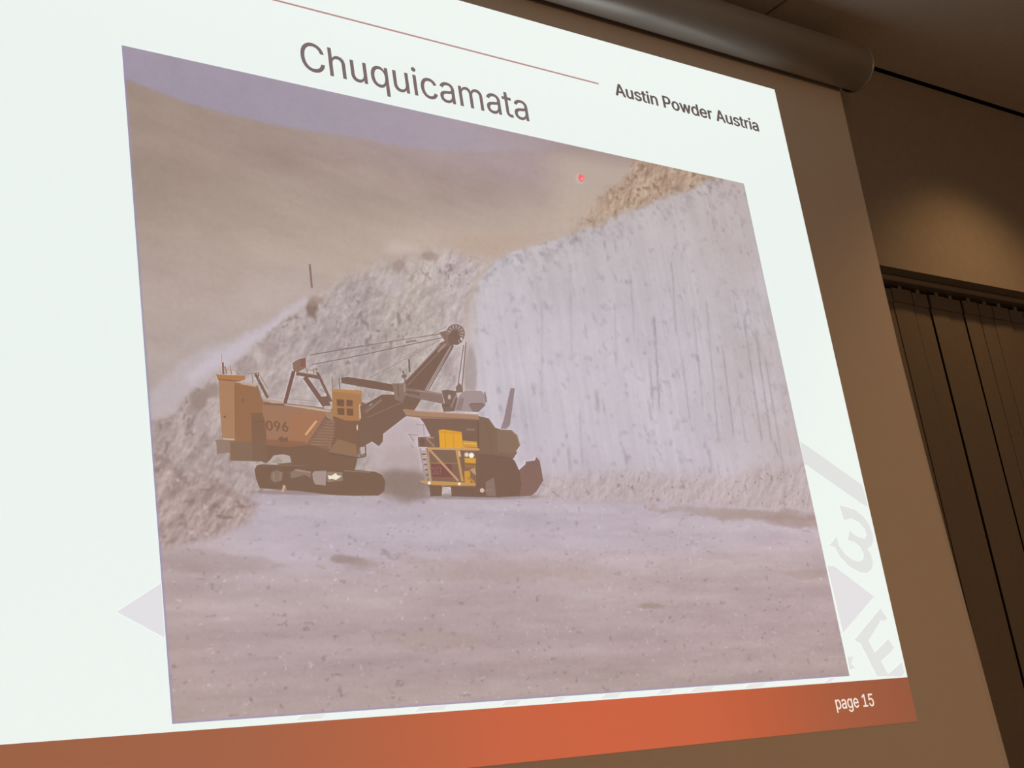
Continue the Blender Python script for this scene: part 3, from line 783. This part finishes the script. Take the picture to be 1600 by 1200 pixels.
# fleet number on the house
tx0 = unp(*[np.array(v) for v in (320 + 372 / 3.87, 480 + 757 / 3.87)]); tx1 = unp(*[np.array(v) for v in (320 + 502 / 3.87, 480 + 757 / 3.87)]); ttop = unp(*[np.array(v) for v in (320 + 430 / 3.87, 480 + 692 / 3.87)])
text_piece('fleet_number', '096', tx0[0], tx1[0], tx1[2] + 0.001, ttop[2], (134, 99, 80), shovel, 0.0012, '9')
drawing('stairway', [([(722, 680), (852, 690), (760, 852), (735, 865), (618, 832)], (138, 106, 90))] +
        [(bar((735 + 0 - k * 13, 695 + k * 17), (850 - k * 12, 700 + k * 17), 4), (160, 130, 110)) for k in range(9)] +
        [(bar((850, 692), (745, 858), 6), (160, 128, 106))], shovel, A)
drawing('lower_front', [([(782, 672), (945, 685), (925, 910), (745, 880), (775, 790)], (127, 95, 79)),
        ([(742, 878), (800, 800), (910, 832), (922, 910)], (150, 116, 94)), (bar((750, 880), (920, 908), 8), (128, 104, 98)),
        ([(925, 840), (965, 835), (975, 900), (930, 915)], (140, 116, 108)), ([(935, 850), (962, 845), (965, 885), (940, 892)], (188, 172, 168)), (bar((968, 835), (970, 905), 6), (118, 92, 82)), (bar((915, 915), (968, 905), 7), (116, 90, 80))], shovel, A)
drawing('cab', [([(764, 505), (945, 520), (942, 690), (850, 688), (768, 660)], (172, 126, 90)), ([(762, 495), (948, 506), (948, 530), (764, 512)], (186, 136, 94)),
        ([(720, 640), (770, 630), (772, 690), (730, 670)], (165, 132, 108))] +
        [(q, (118, 86, 72)) for q in ([(792, 558), (838, 562), (838, 604), (795, 600)], [(852, 562), (890, 565), (890, 602), (852, 600)], [(796, 612), (840, 615), (840, 655), (800, 652)], [(854, 614), (893, 617), (893, 660), (854, 656)])] +
        [(bar((765, 430), (770, 495), 6), (150, 118, 102)), (bar((808, 430), (812, 495), 8), (150, 116, 98)), (bar((760, 440), (860, 440), 4), (165, 140, 132)), (bar((825, 485), (935, 495), 14), (196, 176, 168)), (bar((932, 590), (935, 680), 9), (206, 176, 150)), (disc((921, 730), 9, 12, 18), (214, 190, 168)), (bar((940, 600), (950, 680), 14), (122, 94, 80))], shovel, A)
drawing('gantry', [(bar((533, 390), (480, 585), 22), (120, 88, 80)), (bar((600, 425), (722, 600), 28), (122, 92, 84)), (bar((665, 375), (760, 575), 17), (126, 96, 86)),
        (bar((548, 404), (690, 428), 22), (124, 96, 84)), (bar((600, 380), (690, 392), 14), (180, 160, 148)), ([(525, 340), (560, 318), (605, 308), (608, 370), (560, 395), (532, 392)], (142, 112, 98)), ([(570, 318), (605, 308), (608, 360), (580, 365)], (140, 98, 90)),
        (bar((612, 372), (616, 412), 6), (150, 128, 118)), (bar((650, 372), (655, 416), 6), (150, 128, 118)), (bar((690, 500), (725, 520), 9), (168, 146, 138)), ([(690, 545), (740, 540), (755, 600), (700, 600)], (124, 94, 84)),
        (bar((300, 405), (376, 552), 17), (124, 94, 82)), (bar((318, 400), (380, 500), 6), (160, 136, 128)), (bar((250, 405), (325, 400), 6), (158, 134, 126)), (bar((318, 400), (322, 470), 7), (138, 110, 98)), (bar((282, 408), (285, 465), 6), (160, 136, 124))], shovel, A)
drawing('boom', [([(205, 515), (345, 515), (440, 540), (395, 612), (335, 652), (215, 745), (213, 790), (190, 818), (150, 790), (100, 818), (70, 825), (66, 690), (100, 620)], (121, 95, 82)),
        ([(325, 455), (548, 214), (600, 185), (628, 222), (470, 492), (350, 494)], (119, 93, 82)),
        (bar((332, 448), (548, 222), 7), (168, 146, 140)), (bar((356, 462), (560, 246), 5), (150, 124, 116)), (bar((462, 490), (612, 232), 11), (164, 142, 138)), (bar((478, 492), (626, 232), 7), (122, 98, 88)),
        ([(540, 150), (590, 140), (650, 170), (625, 225), (590, 232), (545, 262), (530, 240), (575, 200)], (138, 112, 100)), (bar((535, 265), (580, 220), 9), (170, 146, 134)),
        (bar((110, 620), (205, 545), 12), (146, 120, 108)), (bar((120, 650), (330, 560), 6), (140, 114, 102)), (bar((95, 590), (215, 520), 17), (120, 94, 84))], shovel, B)
drawing('dipper_handle', [([(-30, 415), (10, 412), (160, 435), (275, 457), (278, 500), (150, 480), (-30, 448)], (119, 93, 80)),
        ([(350, 478), (430, 485), (560, 508), (572, 572), (440, 545), (350, 522)], (142, 117, 110)), (bar((350, 500), (430, 512), 16), (120, 96, 86)), (bar((410, 492), (560, 512), 5), (166, 144, 140)),
        ([(268, 450), (350, 448), (352, 500), (330, 560), (285, 545)], (142, 117, 106)), (bar((300, 455), (305, 530), 9), (122, 97, 86)), (bar((338, 450), (340, 500), 7), (170, 148, 140)),
        (bar((366, 308), (370, 385), 11), (130, 106, 96)), (bar((330, 375), (345, 440), 9), (134, 110, 100)), (bar((322, 410), (352, 406), 18), (132, 108, 98))], shovel, B)
drawing('dipper_bucket', [([(620, 612), (632, 570), (665, 512), (695, 492), (790, 494), (822, 530), (812, 580), (770, 618)], (166, 146, 146)),
        ([(712, 572), (800, 566), (815, 578), (772, 618), (740, 616)], (140, 117, 112)), (bar((725, 570), (800, 568), 8), (124, 102, 96)), ([(640, 600), (665, 530), (690, 540), (670, 610)], (150, 128, 124)),
        (bar((808, 500), (820, 560), 9), (148, 126, 124)),
        ([(556, 492), (585, 486), (640, 495), (650, 540), (632, 612), (568, 618), (556, 575), (575, 565)], (126, 101, 92)), (disc((602, 530), 9, 12, 14), (190, 172, 166)), (bar((560, 575), (600, 580), 10), (112, 88, 80)), (bar((640, 520), (612, 590), 9), (156, 134, 130)),
        ([(640, 470), (662, 448), (680, 470), (682, 502), (640, 505)], (136, 110, 100))], shovel, B)
sp = [(disc((638, 158), 56, 28), (146, 122, 116)), (disc((638, 158), 47, 28), (176, 156, 152))]
for k in range(7):
    an = math.pi * k / 7 + 0.1
    sp.append((bar((638 - 50 * math.cos(an), 158 - 50 * math.sin(an)), (638 + 50 * math.cos(an), 158 + 50 * math.sin(an)), 9), (128, 103, 94)))
sp += [([(590, 165), (638, 150), (680, 190), (690, 165), (680, 205), (650, 225), (600, 222)], (124, 99, 88)), (disc((632, 160), 20, 14), (120, 95, 84)), (bar((668, 182), (678, 200), 10), (214, 200, 192)), (bar((655, 195), (662, 212), 6), (170, 150, 144))]
drawing('boom_sheave', sp, shovel, B)
cab_ = [(bar(a, b, w), c) for a, b, w, c in (
    ((560, 158), (0, 246), 6, (142, 118, 110)), ((570, 180), (10, 300), 6, (144, 120, 112)), ((500, 165), (0, 251), 3, (160, 138, 132)), ((545, 195), (330, 300), 3.5, (158, 136, 132)), ((520, 215), (130, 420), 4, (156, 134, 130)), ((685, 225), (652, 460), 6, (138, 114, 108)), ((699, 208), (676, 465), 7, (140, 116, 110)),
    ((0, 246), (-215, 285), 6, (140, 114, 108)), ((10, 300), (-205, 340), 6, (142, 118, 112)), ((580, 120), (470, 178), 3, (160, 138, 132)), ((345, 208), (410, 200), 16, (160, 138, 130)))]
for k, pc in enumerate(cab_):
    drawing('rope', [pc], shovel, B)

# ---- haul truck in the picture
truck = empty('haul_truck_picture'); truck.parent = slide
tag(truck, 'yellow mining haul truck under the bucket in the projected photograph')
drawing('chassis_backing', [([(440, 660), (775, 660), (880, 860), (880, 1100), (640, 1100), (600, 1050), (480, 1040), (462, 840), (500, 780)], (124, 97, 84))], truck, B)  # backing outline that fills the gaps between the truck pieces
drawing('shadow_pile', [([(1000, 965), (1045, 925), (1050, 908), (1100, 902), (1112, 882), (1130, 905), (1142, 965), (1150, 1020), (1110, 1085), (1080, 1108), (1005, 1112)], (132, 102, 95))], truck, B)
for nm, pl_ in (('tyre', [(868, 870), (955, 876), (985, 905), (1010, 960), (1024, 1040), (1012, 1110), (880, 1118), (862, 1000)]), ('tyre', [(755, 860), (872, 860), (884, 960), (884, 1116), (760, 1116)]),
                ('tyre', [(482, 1040), (560, 1045), (556, 1110), (490, 1112)]), ('tyre', [(608, 1045), (765, 1050), (765, 1116), (614, 1112)])):
    drawing(nm, [(pl_, (115, 89, 78))] + ([([(812, 1030), (862, 1000), (874, 1110), (818, 1108)], (138, 115, 108)), (bar((808, 1080), (850, 1070), 8), (150, 128, 120))] if pl_[0][0] == 755 else []) + ([(bar((900, 900), (960, 900), 6), (124, 98, 86))] if pl_[0][0] == 868 else []), truck, B)
drawing('tray', [([(425, 650), (775, 655), (772, 860), (480, 850), (500, 780), (470, 705)], (122, 96, 84)),
        ([(768, 640), (830, 655), (862, 706), (900, 720), (965, 724), (998, 750), (1016, 812), (990, 850), (1000, 852), (975, 892), (880, 870), (768, 862)], (127, 101, 87)),
        ([(880, 725), (965, 726), (998, 752), (1012, 812), (980, 858), (885, 850)], (136, 110, 94)), (bar((968, 728), (998, 755), 6), (176, 148, 128)), (bar((998, 755), (1014, 812), 6), (168, 140, 120)), (bar((830, 657), (866, 708), 6), (150, 122, 104)),
        ([(325, 605), (345, 600), (400, 610), (770, 632), (776, 664), (430, 654), (350, 642)], (172, 134, 112)), (bar((350, 640), (772, 664), 6), (150, 114, 96)), (bar((400, 612), (768, 636), 6), (186, 150, 128)),
        (bar((770, 665), (772, 850), 8), (110, 84, 72)), (bar((815, 680), (850, 850), 5), (118, 92, 80)), (bar((700, 720), (750, 722), 12), (146, 122, 112))], truck, B)
drawing('cabin', [([(538, 725), (560, 720), (672, 735), (682, 832), (545, 828)], (226, 164, 62)), (bar((575, 730), (578, 826), 4), (198, 138, 60)), (bar((622, 735), (626, 828), 4), (198, 138, 60)), (bar((545, 735), (670, 742), 6), (206, 142, 56)),
        ([(680, 785), (760, 792), (768, 838), (680, 832)], (208, 154, 76)), (bar((684, 800), (760, 806), 6), (232, 184, 96)), (bar((690, 822), (765, 828), 5), (170, 124, 80)), ([(680, 740), (756, 745), (758, 785), (680, 782)], (120, 94, 82))], truck, B)
drawing('ladder', [([(415, 765), (512, 762), (512, 826), (418, 822)], (128, 100, 88)), ([(425, 775), (455, 775), (455, 815), (428, 815)], (112, 86, 78)), (bar((465, 770), (508, 768), 7), (178, 148, 132)), (bar((468, 775), (512, 820), 7), (170, 140, 124)),
        (bar((428, 830), (462, 1030), 8), (172, 146, 132)), (bar((462, 830), (488, 1030), 8), (188, 160, 142))] + [(bar((432 + k * 6, 850 + k * 30), (470 + k * 4, 850 + k * 30), 7), (176, 150, 136)) for k in range(6)] +
        [(bar((438 + k * 6, 866 + k * 30), (462 + k * 4, 866 + k * 30), 12), (130, 104, 94)) for k in range(5)] +
        [(bar((355, 750), (415, 755), 4), (160, 136, 134)), (bar((362, 745), (392, 790), 5), (158, 134, 132)), (bar((405, 690), (450, 695), 4), (160, 138, 134)), (bar((372, 812), (392, 830), 5), (160, 138, 134)), (bar((448, 690), (452, 760), 4), (164, 142, 136))], truck, B)
drawing('grille', [([(470, 838), (660, 842), (672, 1030), (488, 1025)], (126, 99, 86)), ([(492, 920), (612, 922), (620, 1004), (500, 1002)], (122, 80, 76)), (bar((490, 918), (650, 920), 6), (164, 122, 92)), (bar((498, 1003), (630, 1006), 6), (150, 110, 88)),
        (bar((470, 832), (775, 838), 13), (202, 158, 110)), (bar((480, 836), (652, 1022), 13), (192, 152, 120)), (bar((642, 842), (676, 1025), 15), (196, 150, 98)), (bar((474, 840), (492, 1030), 9), (178, 146, 120)), (bar((655, 846), (662, 880), 12), (220, 180, 140))], truck, B)
q0 = unp(*[np.array(v) for v in (540 + 503 / 3.75, 480 + 982 / 3.75)]); q1 = unp(*[np.array(v) for v in (540 + 556 / 3.75, 480 + 982 / 3.75)]); qt = unp(*[np.array(v) for v in (540 + 525 / 3.75, 480 + 942 / 3.75)])
text_piece('truck_number', '107', q0[0], q1[0], q0[2], qt[2], (158, 118, 108), truck, 0.0, '1')
drawing('front_panel', [([(680, 845), (768, 848), (765, 1045), (690, 1040)], (136, 104, 84)), ([(688, 888), (756, 890), (758, 920), (690, 916)], (212, 158, 72)), ([(686, 965), (720, 962), (722, 1036), (688, 1030)], (206, 150, 72)), ([(720, 955), (750, 945), (756, 990), (735, 975)], (188, 154, 120)), (bar((690, 935), (756, 938), 14), (160, 116, 76)), (bar((705, 1000), (745, 1030), 12), (186, 134, 70)), (bar((757, 850), (760, 1045), 8), (112, 86, 74))], truck, B)
for c, r in (((700, 869), 11), ((728, 873), 14)):
    drawing('headlamp', [(disc(c, r + 4, 16), (176, 150, 130)), (disc(c, r, 16), (226, 214, 202) if r < 12 else (246, 242, 236))], truck, B)
drawing('bumper', [([(428, 1020), (480, 1022), (752, 1034), (754, 1052), (480, 1046), (430, 1032)], (196, 150, 96)), (disc((481, 1034), 9, 14), (244, 230, 210)), (disc((657, 1040), 9, 14), (244, 230, 208)), (bar((500, 1052), (750, 1058), 8), (138, 106, 84))], truck, B)
drawing('pale_spot', [(disc((790, 1078), 13, 16), (222, 184, 172))], truck, B)  # pale round spot low on the tyre

# ---- dot of the laser pointer
dot = empty('laser_dot', (0, 0, 0))
tag(dot, 'small red laser pointer dot on the brown hillside of the projected picture', 'laser dot')
dot.location = Vector(unp(np.array(906.0), np.array(280.0)))
def dot_mesh(name, pts, rgb, mat):
    y = next_layer()
    if sum(a[0] * b[1] - b[0] * a[1] for a, b in zip(pts, pts[1:] + pts[:1])) > 0: pts = pts[::-1]
    W = unp(np.array([p[0] for p in pts]), np.array([p[1] for p in pts])); W[:, 1] = y
    return colour_mesh(name, W, [tuple(range(len(pts)))], light_of(np.array(rgb, float), W[:, 2]), dot, mat, Vector(dot.location))
dot_mesh('halo', disc((906, 280), 5.6, 16, 6.2), (226, 138, 136), M_print)
dot_mesh('core', [(902, 275), (905, 274), (908, 278), (910, 283), (907, 286), (903, 281)], (250, 108, 118), M_print)
dot_mesh('glint', [(905.5, 280), (907, 279), (909, 282), (908, 284)], (255, 176, 178), M_print)
